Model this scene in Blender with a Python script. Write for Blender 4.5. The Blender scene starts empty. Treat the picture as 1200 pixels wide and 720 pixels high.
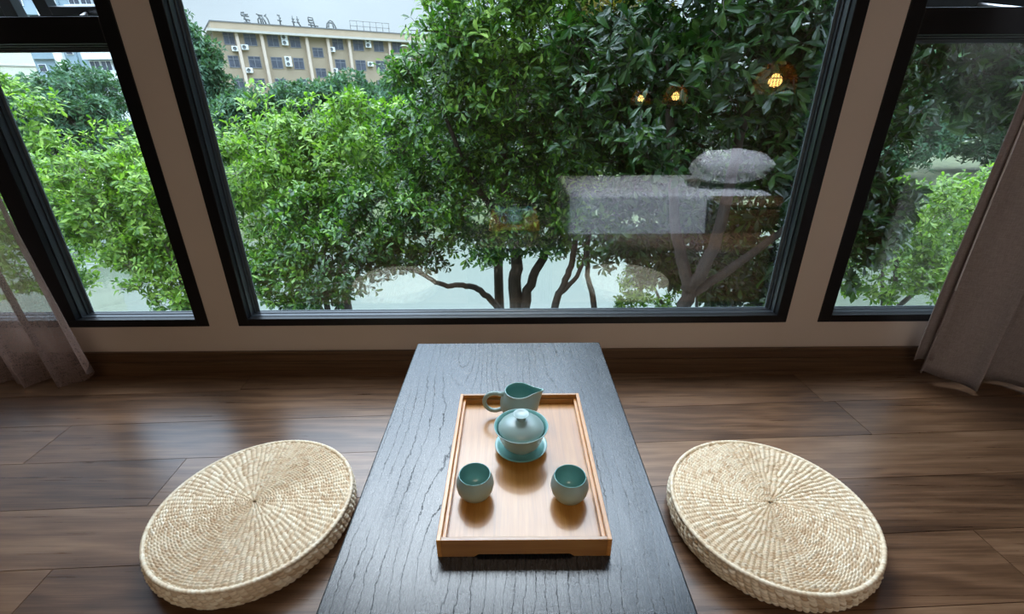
import bpy, math, random
import numpy as np
from mathutils import Vector, Matrix

PI = math.pi
rng = np.random.default_rng(7)
random.seed(7)
sc = bpy.context.scene
COL = sc.collection
R = math.radians

# ------------------------------------------------------------------ helpers
class MB:
    """collects shapes into ONE mesh"""
    def __init__(self):
        self.v = []; self.f = []; self.mi = []; self.smooth = []
    def add(self, vs, fs, mi=0, smooth=False):
        o = len(self.v)
        self.v.extend([tuple(map(float, p)) for p in vs])
        for f in fs:
            self.f.append([o + i for i in f]); self.mi.append(mi); self.smooth.append(smooth)
        return self
    def box(self, x0, x1, y0, y1, z0, z1, mi=0, M=None):
        vs = [(x, y, z) for z in (z0, z1) for y in (y0, y1) for x in (x0, x1)]
        if M is not None:
            vs = [tuple(M @ Vector(p)) for p in vs]
        fs = [(0, 2, 3, 1), (4, 5, 7, 6), (0, 1, 5, 4), (2, 6, 7, 3), (0, 4, 6, 2), (1, 3, 7, 5)]
        return self.add(vs, fs, mi)
    def prism(self, poly, y0, y1, mi=0):
        """polygon in xz extruded along y"""
        n = len(poly)
        vs = [(x, y0, z) for x, z in poly] + [(x, y1, z) for x, z in poly]
        fs = [tuple(range(n)), tuple(range(2 * n - 1, n - 1, -1))]
        fs += [(i, i + n, (i + 1) % n + n, (i + 1) % n) for i in range(n)]
        return self.add(vs, fs, mi)
    def lathe(self, prof, seg=64, c=(0, 0, 0), mi=0, mis=None, fn=None):
        """profile (r,z) turned about z; fn warps a point"""
        o = len(self.v); n = len(prof)
        for r, z in prof:
            for k in range(seg):
                a = 2 * PI * k / seg
                p = (r * math.cos(a), r * math.sin(a), z)
                if fn: p = fn(p)
                self.v.append((p[0] + c[0], p[1] + c[1], p[2] + c[2]))
        for i in range(n - 1):
            for k in range(seg):
                k2 = (k + 1) % seg
                self.f.append([o + i * seg + k, o + i * seg + k2, o + (i + 1) * seg + k2, o + (i + 1) * seg + k])
                self.mi.append(mis[i] if mis else mi); self.smooth.append(True)
        return self
    def tube(self, pts, rad, seg=8, mi=0, cap=True):
        pts = [Vector(p) for p in pts]; n = len(pts)
        if not hasattr(rad, '__len__'): rad = [rad] * n
        o = len(self.v); up = None
        for i, p in enumerate(pts):
            t = (pts[min(i + 1, n - 1)] - pts[max(i - 1, 0)])
            if t.length < 1e-9: t = Vector((0, 0, 1))
            t.normalize()
            if up is None:
                up = t.orthogonal().normalized()
            up = (up - t * up.dot(t))
            up = up.normalized() if up.length > 1e-6 else t.orthogonal().normalized()
            b = t.cross(up)
            for k in range(seg):
                a = 2 * PI * k / seg
                self.v.append(tuple(p + (up * math.cos(a) + b * math.sin(a)) * rad[i]))
        for i in range(n - 1):
            for k in range(seg):
                k2 = (k + 1) % seg
                self.f.append([o + i * seg + k, o + i * seg + k2, o + (i + 1) * seg + k2, o + (i + 1) * seg + k])
                self.mi.append(mi); self.smooth.append(True)
        if cap:
            self.f.append([o + k for k in range(seg)][::-1]); self.mi.append(mi); self.smooth.append(False)
            self.f.append([o + (n - 1) * seg + k for k in range(seg)]); self.mi.append(mi); self.smooth.append(False)
        return self
    def build(self, name, mats, parent=None, bevel=0, bseg=2, subsurf=0):
        me = bpy.data.meshes.new(name)
        me.from_pydata(self.v, [], self.f)
        if not isinstance(mats, (list, tuple)): mats = [mats]
        for m in mats: me.materials.append(m)
        me.polygons.foreach_set('material_index', self.mi)
        me.polygons.foreach_set('use_smooth', self.smooth)
        me.update()
        o = bpy.data.objects.new(name, me); COL.objects.link(o)
        if parent: o.parent = parent
        if bevel:
            b = o.modifiers.new('b', 'BEVEL'); b.width = bevel; b.segments = bseg; b.limit_method = 'ANGLE'; b.angle_limit = R(40)
        if subsurf:
            s = o.modifiers.new('s', 'SUBSURF'); s.levels = subsurf; s.render_levels = subsurf
        return o

def np_mesh(name, V, Fs, mat, parent=None, smooth=True, attr=None):
    """Fs: (n,k) int array of faces of one size"""
    me = bpy.data.meshes.new(name)
    n, k = Fs.shape
    me.vertices.add(len(V)); me.vertices.foreach_set('co', np.ascontiguousarray(V, np.float32).ravel())
    me.loops.add(n * k); me.loops.foreach_set('vertex_index', np.ascontiguousarray(Fs, np.int32).ravel())
    me.polygons.add(n)
    me.polygons.foreach_set('loop_start', np.arange(0, n * k, k, dtype=np.int32))
    me.polygons.foreach_set('use_smooth', np.full(n, smooth))
    if attr is not None:
        a = me.attributes.new('tone', 'FLOAT', 'FACE'); a.data.foreach_set('value', np.ascontiguousarray(attr, np.float32))
    me.update(calc_edges=True); me.validate()
    me.materials.append(mat)
    o = bpy.data.objects.new(name, me); COL.objects.link(o)
    if parent: o.parent = parent
    return o

def thing(name, label, cat, loc=(0, 0, 0), rz=0, group=None):
    o = bpy.data.objects.new(name, None); COL.objects.link(o)
    o.empty_display_size = .05
    o.location = loc; o.rotation_euler = (0, 0, rz)
    o['label'] = label; o['category'] = cat
    if group: o['group'] = group
    return o
def tag(o, label, cat, group=None, kind=None):
    o['label'] = label; o['category'] = cat
    if group: o['group'] = group
    if kind: o['kind'] = kind
    return o
def struct(o, label=None, cat=None):
    o['kind'] = 'structure'
    if label: o['label'] = label
    if cat: o['category'] = cat
    return o

# ------------------------------------------------------------------ node helpers
class NT:
    def __init__(self, name):
        self.m = bpy.data.materials.new(name); self.m.use_nodes = True
        self.t = self.m.node_tree; self.t.nodes.clear()
        self.out = self.t.nodes.new('ShaderNodeOutputMaterial')
    def n(self, typ, ins=None, **kw):
        nd = self.t.nodes.new('ShaderNode' + typ)
        for k, v in kw.items(): setattr(nd, k, v)
        for k, v in (ins or {}).items(): self.set(nd.inputs[k], v)
        return nd
    def set(self, sock, v):
        if isinstance(v, bpy.types.NodeSocket): self.t.links.new(v, sock)
        elif isinstance(v, bpy.types.Node): self.t.links.new(v.outputs[0], sock)
        else: sock.default_value = v
    def math(self, op, a, b=None, c=None, clamp=False):
        nd = self.n('Math', operation=op, use_clamp=clamp)
        self.set(nd.inputs[0], a)
        if b is not None: self.set(nd.inputs[1], b)
        if c is not None: self.set(nd.inputs[2], c)
        return nd.outputs[0]
    def ramp(self, fac, stops, interp='LINEAR'):
        nd = self.n('ValToRGB'); cr = nd.color_ramp; cr.interpolation = interp
        while len(cr.elements) > 1: cr.elements.remove(cr.elements[-1])
        for i, (p, c) in enumerate(stops):
            e = cr.elements[0] if i == 0 else cr.elements.new(p)
            e.position = p; e.color = (*c, 1) if len(c) == 3 else c
        self.set(nd.inputs[0], fac); return nd.outputs[0]
    def mix(self, fac, a, b, mode='MIX'):
        nd = self.n('Mix', data_type='RGBA', blend_type=mode)
        self.set(nd.inputs[0], fac)
        for i, c in ((6, a), (7, b)):
            self.set(nd.inputs[i], (*c, 1) if isinstance(c, tuple) and len(c) == 3 else c)
        return nd.outputs[2]
    def coord(self, scale=(1, 1, 1), rot=(0, 0, 0), kind='Object', loc=(0, 0, 0)):
        tc = self.n('TexCoord'); mp = self.n('Mapping', {'Vector': tc.outputs[kind], 'Scale': scale, 'Rotation': rot, 'Location': loc})
        return mp.outputs[0]
    def noise(self, vec, scale=5, detail=4, rough=.5, dist=0):
        return self.n('TexNoise', {'Vector': vec, 'Scale': scale, 'Detail': detail, 'Roughness': rough, 'Distortion': dist}).outputs[0]
    def bump(self, h, strength=.3, dist=.01):
        return self.n('Bump', {'Height': h, 'Strength': strength, 'Distance': dist}).outputs[0]
    def pbr(self, color, rough=.5, normal=None, metal=0., spec=.5, coat=0., coat_r=.1, **more):
        p = self.n('BsdfPrincipled')
        self.set(p.inputs['Base Color'], (*color, 1) if isinstance(color, tuple) and len(color) == 3 else color)
        self.set(p.inputs['Roughness'], rough); p.inputs['Metallic'].default_value = metal
        self.set(p.inputs['Specular IOR Level'], spec)
        p.inputs['Coat Weight'].default_value = coat; p.inputs['Coat Roughness'].default_value = coat_r
        if normal is not None: self.set(p.inputs['Normal'], normal)
        for k, v in more.items(): self.set(p.inputs[k.replace('_', ' ')], v)
        return p
    def end(self, sh, disp=None):
        self.t.links.new(sh.outputs[0] if isinstance(sh, bpy.types.Node) else sh, self.out.inputs[0]); return self.m

def simple(name, c, rough=.5, var=.12, scale=8, bump=.0, bscale=60, **kw):
    t = NT(name); v = t.coord()
    f = t.noise(v, scale, 4)
    a = tuple(x * (1 - var) for x in c); b = tuple(min(1, x * (1 + var)) for x in c)
    col = t.ramp(f, [(.3, a), (.7, b)])
    nrm = t.bump(t.noise(v, bscale, 3), bump, .005) if bump else None
    return t.end(t.pbr(col, rough, nrm, **kw))

# ------------------------------------------------------------------ materials
def m_floor():
    t = NT('walnut_plank_floor')
    tone = t.n('Attribute', attribute_name='tone', attribute_type='GEOMETRY').outputs['Fac']
    tc = t.n('TexCoord')
    off = t.n('CombineXYZ', {'X': t.math('MULTIPLY', tone, 37.), 'Y': t.math('MULTIPLY', tone, 19.), 'Z': t.math('MULTIPLY', tone, 11.)})
    pv = t.n('VectorMath', {0: tc.outputs['Object'], 1: off.outputs[0]}, operation='ADD').outputs[0]
    def mp(s): return t.n('Mapping', {'Vector': pv, 'Scale': s}).outputs[0]
    warp = t.noise(mp((.9, 5, 1)), 1.6, 3, .55)
    sep = t.n('SeparateXYZ', {0: pv})
    ring = t.math('SINE', t.math('ADD', t.math('MULTIPLY', sep.outputs[1], 110.), t.math('MULTIPLY', warp, 26.)))
    ring = t.math('MULTIPLY_ADD', ring, .5, .5)
    fib = t.noise(mp((2.2, 75, 1)), 1.5, 5, .65)
    big = t.noise(mp((1.2, 7, 1)), 1.3, 3)
    fine = t.noise(mp((5, 300, 1)), 1.5, 4, .7)
    f = t.math('ADD', t.math('MULTIPLY', ring, .10), t.math('ADD', t.math('ADD', t.math('MULTIPLY', fib, .40), t.math('MULTIPLY', fine, .28)), t.math('MULTIPLY', big, .36)))
    f = t.math('ADD', f, t.math('MULTIPLY_ADD', tone, .16, -.10))
    col = t.ramp(f, [(.3, (.026, .012, .006)), (.47, (.085, .042, .021)), (.62, (.16, .085, .045)), (.8, (.26, .155, .09))])
    n = t.bump(fib, .06, .002)
    return t.end(t.pbr(col, t.math('MULTIPLY_ADD', fib, .10, .24), n, spec=.5))
def m_table():
    t = NT('brushed_dark_elm')
    tc = t.n('TexCoord')
    def mp(s): return t.n('Mapping', {'Vector': tc.outputs['Object'], 'Scale': s}).outputs[0]
    sep = t.n('SeparateXYZ', {0: tc.outputs['Object']})
    w = t.noise(mp((3.6, 1.3, 1)), 1.5, 1.2, .3)
    w2 = t.noise(mp((22, 9, 1)), 2., 4, .6)
    w3 = t.noise(mp((160, 60, 1)), 2., 2, .6)
    sy = t.math('MULTIPLY', t.math('SINE', t.math('MULTIPLY', t.math('ADD', sep.outputs[1], .12), PI / .62)), .055)
    sx = t.math('ADD', sep.outputs[0], t.math('MULTIPLY_ADD', w, .10, .07))
    rad = t.math('SQRT', t.math('ADD', t.math('MULTIPLY', sx, sx), t.math('MULTIPLY', sy, sy)))
    ph = t.math('ADD', t.math('MULTIPLY', rad, 54.), t.math('ADD', t.math('MULTIPLY', w, 5.), t.math('ADD', t.math('MULTIPLY', w2, .9), t.math('MULTIPLY', w3, .28))))
    fr = t.math('FRACT', ph)
    pore = t.ramp(fr, [(0, (0, 0, 0)), (.02, (.25, .25, .25)), (.045, (.85, .85, .85)), (.09, (1, 1, 1)), (.975, (.97, .97, .97)), (1, (0, 0, 0))])
    deep = t.ramp(t.noise(mp((10, 3, 1)), 2., 2), [(.38, (.15, .15, .15)), (.62, (1, 1, 1))])
    line = t.math('SUBTRACT', 1., t.math('MULTIPLY', t.math('SUBTRACT', 1., pore), deep))
    fib = t.noise(mp((260, 26, 1)), 2.2, 4, .65, .5)
    rip = t.noise(mp((95, 190, 1)), 1.8, 2, .55, 1.2)
    zone = t.ramp(t.noise(mp((7, 2.5, 1)), 2., 2), [(.45, (.05, .05, .05)), (.68, (1, 1, 1))])
    h = t.math('ADD', t.math('MULTIPLY', line, .5), t.math('ADD', t.math('MULTIPLY', fib, .10), t.math('MULTIPLY', t.math('MULTIPLY', rip, zone), .6)))
    col = t.mix(line, (.0015, .0015, .0015), (.009, .0095, .012))
    n = t.bump(h, .55, .0010)
    sp = t.math('MULTIPLY_ADD', line, .62, .14)
    return t.end(t.pbr(col, t.math('MULTIPLY_ADD', fib, .14, .2), n, spec=sp))
def m_bamboo(name, across=False, dark=1.):
    t = NT(name)
    v = t.coord((1, .04, 1) if not across else (.04, 1, 1))
    st = t.noise(v, 140, 2, .6); st2 = t.noise(v, 420, 3, .6); lo = t.noise(t.coord((3, .7, 1)), 5, 2)
    f = t.math('ADD', t.math('MULTIPLY', st, .5), t.math('ADD', t.math('MULTIPLY', st2, .3), t.math('MULTIPLY', lo, .25)))
    d = dark
    col = t.ramp(f, [(.3, (.30 * d, .115 * d, .018 * d)), (.52, (.43 * d, .18 * d, .032 * d)), (.75, (.53 * d, .26 * d, .062 * d))])
    return t.end(t.pbr(col, .32, t.bump(st2, .02, .0006), spec=.5, coat=.42, coat_r=.1))
def m_straw():
    t = NT('woven_rush')
    tone = t.n('Attribute', attribute_name='tone', attribute_type='GEOMETRY').outputs['Fac']
    v = t.coord()
    nz = t.noise(v, 14, 3)
    f = t.math('ADD', t.math('MULTIPLY', tone, .75), t.math('MULTIPLY', nz, .3))
    col = t.ramp(f, [(.05, (.40, .25, .13)), (.22, (.60, .44, .28)), (.5, (.76, .62, .44)), (.95, (.88, .79, .63))])
    fib = t.noise(v, 600, 2)
    return t.end(t.pbr(col, .55, t.bump(fib, .15, .0008), spec=.35))
def m_celadon(name, c, rough=.3):
    t = NT(name); v = t.coord()
    col = t.mix(t.noise(v, 30, 3), tuple(x * .93 for x in c), tuple(min(1, x * 1.07) for x in c))
    return t.end(t.pbr(col, rough, t.bump(t.noise(v, 900, 2), .02, .0005), spec=.5, coat=.25, coat_r=.25))
def m_leaf(name, stops, rough=.36, trans=.3, transc=1.6, spec=.5):
    t = NT(name)
    g = t.n('NewGeometry')
    v = t.coord()
    rnd = t.math('ADD', t.math('MULTIPLY', g.outputs['Random Per Island'], .62), t.math('MULTIPLY', t.noise(v, 1.7, 3), .45))
    col = t.ramp(rnd, stops)
    p = t.pbr(col, rough, None, spec=spec)
    tcol = t.mix(1., col, (transc * .9, transc * 1.15, transc * .35), 'MULTIPLY')
    tr = t.n('BsdfTranslucent', {'Color': tcol})
    ms = t.n('MixShader', {0: trans, 1: p.outputs[0], 2: tr.outputs[0]})
    return t.end(ms)
def m_bark(name, c):
    t = NT(name); v = t.coord((1, 1, .35))
    f = t.noise(v, 30, 5, .65)
    col = t.ramp(f, [(.3, tuple(x * .5 for x in c)), (.7, tuple(x * 1.4 for x in c))])
    return t.end(t.pbr(col, .85, t.bump(f, .8, .02)))
def m_glass():
    t = NT('window_glass')
    lw = t.n('LayerWeight', {'Blend': .5})
    fac = t.math('POWER', lw.outputs['Facing'], 5.)
    fac = t.math('MULTIPLY_ADD', fac, .9, GLASS_F0)
    tr = t.n('BsdfTransparent', {'Color': (.965, .985, .98, 1)})
    gl = t.n('BsdfGlossy', {'Color': (1, 1, 1, 1), 'Roughness': 0.})
    return t.end(t.n('MixShader', {0: fac, 1: tr.outputs[0], 2: gl.outputs[0]}))
def m_water():
    t = NT('pond_water')
    v = t.coord()
    n = t.bump(t.noise(v, 3.5, 2), .03, .05)
    gl = t.n('BsdfGlossy', {'Color': (.72, .75, .72, 1), 'Roughness': .03, 'Normal': n})
    df = t.n('BsdfDiffuse', {'Color': (.10, .115, .085, 1)})
    lw = t.n('LayerWeight', {'Blend': .5})
    fac = t.math('MULTIPLY_ADD', t.math('POWER', lw.outputs['Facing'], 3.), .42, .15, clamp=True)
    return t.end(t.n('MixShader', {0: fac, 1: df.outputs[0], 2: gl.outputs[0]}))
def m_cloth(name, c, alpha=0., trans=.2, scale=700):
    t = NT(name); v = t.coord()
    w1 = t.noise(t.coord((1, 1, .08)), scale, 2); w2 = t.noise(t.coord((.08, .08, 1)), scale, 2)
    w = t.math('ADD', t.math('MULTIPLY', w1, .5), t.math('MULTIPLY', w2, .5))
    col = t.ramp(w, [(.35, tuple(x * .78 for x in c)), (.65, tuple(min(1, x * 1.18) for x in c))])
    d = t.n('BsdfDiffuse', {'Color': col, 'Normal': t.bump(w, .25, .002)})
    tl = t.n('BsdfTranslucent', {'Color': col})
    s = t.n('MixShader', {0: trans, 1: d.outputs[0], 2: tl.outputs[0]}).outputs[0]
    if alpha:
        tr = t.n('BsdfTransparent', {'Color': (1, 1, 1, 1)})
        lw = t.n('LayerWeight', {'Blend': .5})
        a = t.math('MULTIPLY_ADD', t.math('POWER', lw.outputs['Facing'], 2.), -alpha * .8, alpha, clamp=True)
        s = t.n('MixShader', {0: a, 1: s, 2: tr.outputs[0]}).outputs[0]
    return t.end(s)
def m_emit(name, c, s):
    t = NT(name); return t.end(t.n('Emission', {'Color': (*c, 1), 'Strength': s}))

GLASS_F0 = .085; FILL = 19.; SPOT = 600.
M = dict(
    floor=m_floor(), table=m_table(), tray=m_bamboo('bamboo_board'), traydark=m_bamboo('bamboo_rail', False, 1.35), trayshade=m_bamboo('bamboo_rail_shaded', True, .8),  # end rail bamboo is darkened to paint in the shaded tray front
    straw=m_straw(),
    celadon=m_celadon('celadon_glaze', (.33, .45, .43)), celadon_in=m_celadon('celadon_inner_glaze', (.17, .40, .38), .22),
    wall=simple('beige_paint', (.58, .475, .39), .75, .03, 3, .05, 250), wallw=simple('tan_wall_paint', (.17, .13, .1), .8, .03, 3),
    ceil=simple('ceiling_paint', (.75, .72, .67), .8, .03),
    frame=simple('black_aluminium', (.006, .006, .007), .38, .1, 20, spec=.3), frame2=simple('dark_grey_aluminium', (.022, .026, .031), .3, .1, 20, spec=.7),
    gasket=simple('grey_glazing_seal', (.10, .125, .14), .4), steel=simple('brushed_steel', (.5, .5, .52), .3, metal=.9),
    skirt=NT('x').m, glass=m_glass(), water=m_water(),
    sheer=m_cloth('sheer_voile', (.27, .18, .148), .36, .35), linen=m_cloth('mauve_linen', (.37, .31, .29), 0, .15), gap_light=simple('painted_gap_light', (.7, .68, .66), .7),  # pale strip colour stands in for light between the linen folds
    sheet=m_cloth('white_sheet', (.86, .87, .92), 0, .05, 300), brown=simple('brown_wood', (.13, .062, .028), .4, .3, 10),
    bark=m_bark('dark_bark', (.05, .036, .026)), bark2=m_bark('grey_bark', (.09, .075, .06)),
    acw=simple('white_casing', (.75, .76, .75), .5, .05, 3.), wicker=m_cloth('wicker', (.75, .47, .2), 0, .6, 200), cord=simple('black_cord', (.02, .02, .02), .5), bulb=m_emit('lamp_glow', (1., .58, .16), 9.5),
)
def m_skirt():
    t = NT('walnut_baseboard')
    f = t.noise(t.coord((.06, 1, 2.5)), 40, 4, .6)
    col = t.ramp(f, [(.3, (.055, .026, .012)), (.7, (.15, .08, .038))])
    return t.end(t.pbr(col, .38, t.bump(f, .05, .002)))
M['skirt'] = m_skirt()

# ------------------------------------------------------------------ room shell
YW = 1.595            # inner face of the window wall
GY = 1.66             # glass
FZ = -.42             # the lower floor of the bedroom behind the raised platform
XR = 3.4; YB = -7.4; ZC = 2.75
TOP = 2.3; GZ0 = -3.4

# platform floor of planks (real boards with narrow grooves)
def build_floor():
    ang = .04; w = .1815
    V = []; F_ = []; A = []
    ca, sa = math.cos(ang), math.sin(ang)
    joints = {0: [-1.2, .25], 1: [1.215], 2: [-.955], 3: [-1.44, -.2], -1: [.3], -2: [-.4], 4: [1.21]}
    r0 = random.Random(3)
    def clip(poly, axis, lim, sgn):
        out = []
        for i in range(len(poly)):
            a, b = poly[i], poly[(i + 1) % len(poly)]
            da, db = sgn * (lim - a[axis]), sgn * (lim - b[axis])
            if da >= 0: out.append(a)
            if da * db < 0:
                k = da / (da - db); out.append((a[0] + (b[0] - a[0]) * k, a[1] + (b[1] - a[1]) * k))
        return out
    mb = MB(); tones = []
    g = .0009
    for i in range(-9, 8):
        v0 = .424 + .1815 * i; v1 = v0 + w      # row line intercepts at x=0: .605,.785,.965,1.15,1.33
        idx = i - 1
        js = {1: [-1.05, 1.19], 2: [-.3, .75], 3: [-.955, 1.9], 4: [-1.44, 1.21], 5: [-.25, 1.17]}.get(i)
        if js is None:
            a = r0.uniform(-1.5, -.6); js = [a, a + 1.25, a + 2.5]
        js = [-6] + sorted(js) + [6]
        for a, b in zip(js[:-1], js[1:]):
            poly = [(a + g, v0 + g), (b - g, v0 + g), (b - g, v1 - g), (a + g, v1 - g)]
            poly = [(x * ca - y * sa, x * sa + y * ca) for x, y in poly]
            for ax, lim, s in ((0, XR, 1), (0, -XR, -1), (1, YW + .02, 1), (1, -.32, -1)):
                poly = clip(poly, ax, lim, s)
                if len(poly) < 3: break
            if len(poly) < 3: continue
            n = len(poly)
            mb.add([(x, y, 0) for x, y in poly] + [(x, y, -.004) for x, y in poly],
                   [tuple(range(n))] + [(k, k + n, (k + 1) % n + n, (k + 1) % n) for k in range(n)])
            tones += [r0.random()] * (n + 1)
    mb.box(-XR, XR, -.32, YW + .02, FZ, -.0035); tones += [.2] * 6
    o = mb.build('floor', M['floor'])
    at = o.data.attributes.new('tone', 'FLOAT', 'FACE'); at.data.foreach_set('value', tones)
    struct(o, 'dark walnut plank floor of the raised window platform', 'floor')
build_floor()
lf = MB().box(-XR, XR, YB, -.32, FZ - .05, FZ).build('floor_lower', M['floor']); struct(lf)
struct(MB().box(-XR, XR, YB, YW + .1, ZC, ZC + .06).build('ceiling', M['ceil']))
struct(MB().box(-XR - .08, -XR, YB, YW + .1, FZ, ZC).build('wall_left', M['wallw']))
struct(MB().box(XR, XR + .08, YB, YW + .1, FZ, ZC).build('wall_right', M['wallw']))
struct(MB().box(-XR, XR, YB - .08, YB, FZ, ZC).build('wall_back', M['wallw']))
# window wall with three openings
WZ = .212
mb = MB()
LX0, LX1 = -2.75, -1.158; MX0, MX1 = -1.045, 1.047; RX0, RX1 = 1.168, 2.75
W1 = YW + .12
mb.box(-XR, XR, YW, W1, FZ, WZ)
mb.box(-XR, XR, YW, W1, TOP, ZC)
for a, b in ((-XR, LX0), (LX1, MX0), (MX1, RX0), (RX1, XR)):
    mb.box(a, b, YW, W1, WZ, TOP)
struct(mb.build('wall_front', M['wall']), 'beige painted window wall with two narrow piers', 'wall')
# outside of the house: unseen upper block, added and sized to shade trees; plinth below
M['render'] = simple('grey_render', (.33, .32, .3), .85, .06, 2)
struct(MB().box(-6.5, 6.5, YB - .2, W1 + .02, ZC + .07, 4.6).box(-6.5, -XR - .09, YB - .2, W1 + .02, GZ0, ZC + .07).box(XR + .09, 6.5, YB - .2, W1 + .02, GZ0, ZC + .07).build('wall_exterior', M['render']))
struct(MB().box(-XR - .09, XR + .09, YB - .2, W1 + .02, GZ0, FZ - .06).build('wall_lower', M['render']))
# baseboard
mb = MB().box(-XR, XR, 1.577, YW, 0, .062).box(-XR, XR, 1.583, YW, .062, .098).box(-XR, XR, 1.579, YW, .096, .104)
struct(mb.build('baseboard_front', M['skirt'], bevel=.002), 'dark walnut baseboard under the windows', 'baseboard')

def window(name, x0, x1, label, mull=(), transom=None, fw=.047):
    root = bpy.data.objects.new(name, None); COL.objects.link(root)
    struct(root, label, 'window')
    z0, z1 = WZ, TOP
    y0 = YW - .004; y1 = GY + .009
    bw = .03
    def ring(mb, a, b, c, d, w, ya, yb, wb=None):
        mb.box(a, a + w, ya, yb, c, d); mb.box(b - w, b, ya, yb, c, d)
        mb.box(a + w, b - w, ya, yb, c, c + (wb or w)); mb.box(a + w, b - w, ya, yb, d - w, d)
    mb = MB(); mb.box(x0, x0 + fw, y0, y1, z0, z1); mb.box(x1 - fw, x1, y0, y1, z0, z1); mb.box(x0 + fw, x1 - fw, y0, y1, z0, z0 + bw); mb.box(x0 + fw, x1 - fw, y0, y1, z1 - fw, z1)
    for m in mull: mb.box(m - .034, m + .034, y0, y1, z0 + bw, z1 - fw)
    if transom: mb.box(x0 + fw, x1 - fw, y0, y1, transom[0], transom[1])
    mb.build('window_frame', M['frame'], root, bevel=.002)
    # light openings
    xs = [x0 + fw] + [q for m in mull for q in (m - .034, m + .034)] + [x1 - fw]
    for i in range(0, len(xs), 2):
        zs = [(z0 + bw, z1 - fw)] if not transom else [(z0 + bw, transom[0])]
        for c, d in zs:
            a, b = xs[i], xs[i + 1]
            bd = MB(); ring(bd, a, b, c, d, .004, YW + .02, GY - .012, .002)
            ring(bd, a, b, c, d, .0085, YW + .044, GY - .006, .0045)
            bd.build('glazing_bead', M['frame2'], root, bevel=.0015)
            gk = MB(); ring(gk, a, b, c, d, .017, GY - .0055, GY - .001, .006); gk.build('gasket', M['gasket'], root)
            MB().box(a, b, GY, GY + .006, c, d).build('glass_pane', M['glass'], root)
        if transom:
            # casement above the transom, pushed open outwards from the bottom
            a, b = xs[i], xs[i + 1]; c, d = transom[1], z1 - fw
            piv = Matrix.Translation((0, GY + .03, d)) @ Matrix.Rotation(R(14), 4, 'X')
            s = MB(); h = c - d
            def bx(p, q, r_, t_, ya=-.02, yb=.02): s.box(p, q, ya, yb, r_, t_, M=piv)
            bx(a + .004, a + .05, h, 0); bx(b - .05, b - .004, h, 0); bx(a + .05, b - .05, h, h + .05); bx(a + .05, b - .05, -.05, 0)
            sash = s.build('sash', M['frame2'], root, bevel=.002)
            g = MB().box(a + .05, b - .05, -.003, .003, h + .05, -.05, M=piv); g.build('sash_glass', M['glass'], sash)
            e = piv @ Vector(((b - .28), -.02, h + .03))
            MB().tube([(b - .12, W1 - .03, c + .006), (b - .2, W1 + .04, c + .012), tuple(e)], .006, 6).build('stay_arm', M['steel'], root)
            MB().box(b - .22, b - .05, YW + .02, YW + .045, c - .001, c + .006).build('stay_rail', M['frame2'], root)
    return root
window('window_1', LX0, LX1, 'black framed window beside the sheer curtain with mullion and open top sash', (-1.69,), (1.158, 1.228))
window('window_2', MX0, MX1, 'large fixed black framed picture window behind the tea table', fw=.04)
window('window_3', RX0, RX1, 'black framed window partly covered by the opaque mauve curtain', (1.95,), (1.165, 1.235))

# ------------------------------------------------------------------ tea table
TH = .35
tb = thing('tea_table', 'long low tea table of dark brushed wood in front of the big window', 'table', (-.011, .62, 0))
mb = MB(); mb.box(-.265, .265, -.57, .572, TH - .045, TH)
mb.build('tabletop', M['table'], tb, bevel=.003)
for y in (-.5, .44):
    for x in (-.215, .15):
        MB().box(x, x + .065, y, y + .065, 0, TH - .045).build('leg', M['table'], tb, bevel=.002)
for y in (.455, -.485): MB().box(-.15, .15, y, y + .035, TH - .11, TH - .045).build('apron', M['table'], tb, bevel=.001)

# ------------------------------------------------------------------ bamboo tray
TX, TY = .016, .692
tr = thing('tea_tray', 'rectangular bamboo tea tray with raised rim holding the celadon tea set', 'tray', (TX, TY, TH))
hw, hl, hz = .1345, .193, .036
MB().box(-hw + .007, hw - .007, -hl + .007, hl - .007, .010, .0165).build('board', M['tray'], tr)
# long rails with a stepped inner lip
for s in (-1, 1):
    a, b = sorted((s * hw, s * (hw - .0068)))
    c, d = sorted((s * (hw - .0068), s * (hw - .013)))
    mb = MB().box(a, b, -hl, hl, .0, hz).box(c, d, -hl + .0068, hl - .0068, .0165, .027)
    mb.build('side_rail', M['traydark'], tr, bevel=.0008)
# end rails: cut-out foot along the bottom
for s in (-1, 1):
    x = hw - .0068
    poly = [(-x, 0), (-x + .05, 0), (-x + .057, .0055), (x - .057, .0055), (x - .05, 0), (x, 0), (x, hz), (-x, hz)]
    y0, y1 = sorted((s * hl, s * (hl - .0068)))
    mb = MB().prism(poly, y0, y1)
    e0, e1 = sorted((s * (hl - .0068), s * (hl - .0118)))
    mb.box(-x + .006, x - .006, e0, e1, .0165, .027)
    mb.build('end_rail', M['trayshade'], tr, bevel=.0008)

# ------------------------------------------------------------------ celadon tea set
ZB = TH + .0165
cup_prof = [(0, .002), (.0135, .002), (.0145, 0), (.0175, .0), (.0185, .003), (.0255, .0085), (.0305, .0175), (.0325, .0275), (.0315, .036), (.0292, .043),
            (.0275, .0475), (.0271, .0492), (.0264, .0498), (.0256, .0492), (.0258, .047), (.0275, .042), (.0292, .034), (.0295, .027), (.0275, .018), (.022, .0105), (.0145, .0065), (0, .0055)]
cup_mi = [0] * 11 + [1] * 10
c0 = MB().lathe(cup_prof, 72, mis=cup_mi).build('teacup', [M['celadon'], M['celadon_in']])
c0.location = (-.066, .606, ZB)
tag(c0, 'small round celadon teacup on the tray, the one nearer the sheer curtain side', 'cup', 'celadon teacups on the bamboo tray')
c1 = c0.copy(); COL.objects.link(c1); c1.location = (.0965, .600, ZB)
c1['label'] = 'small round celadon teacup on the tray, the one nearer the opaque curtain side'
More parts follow.
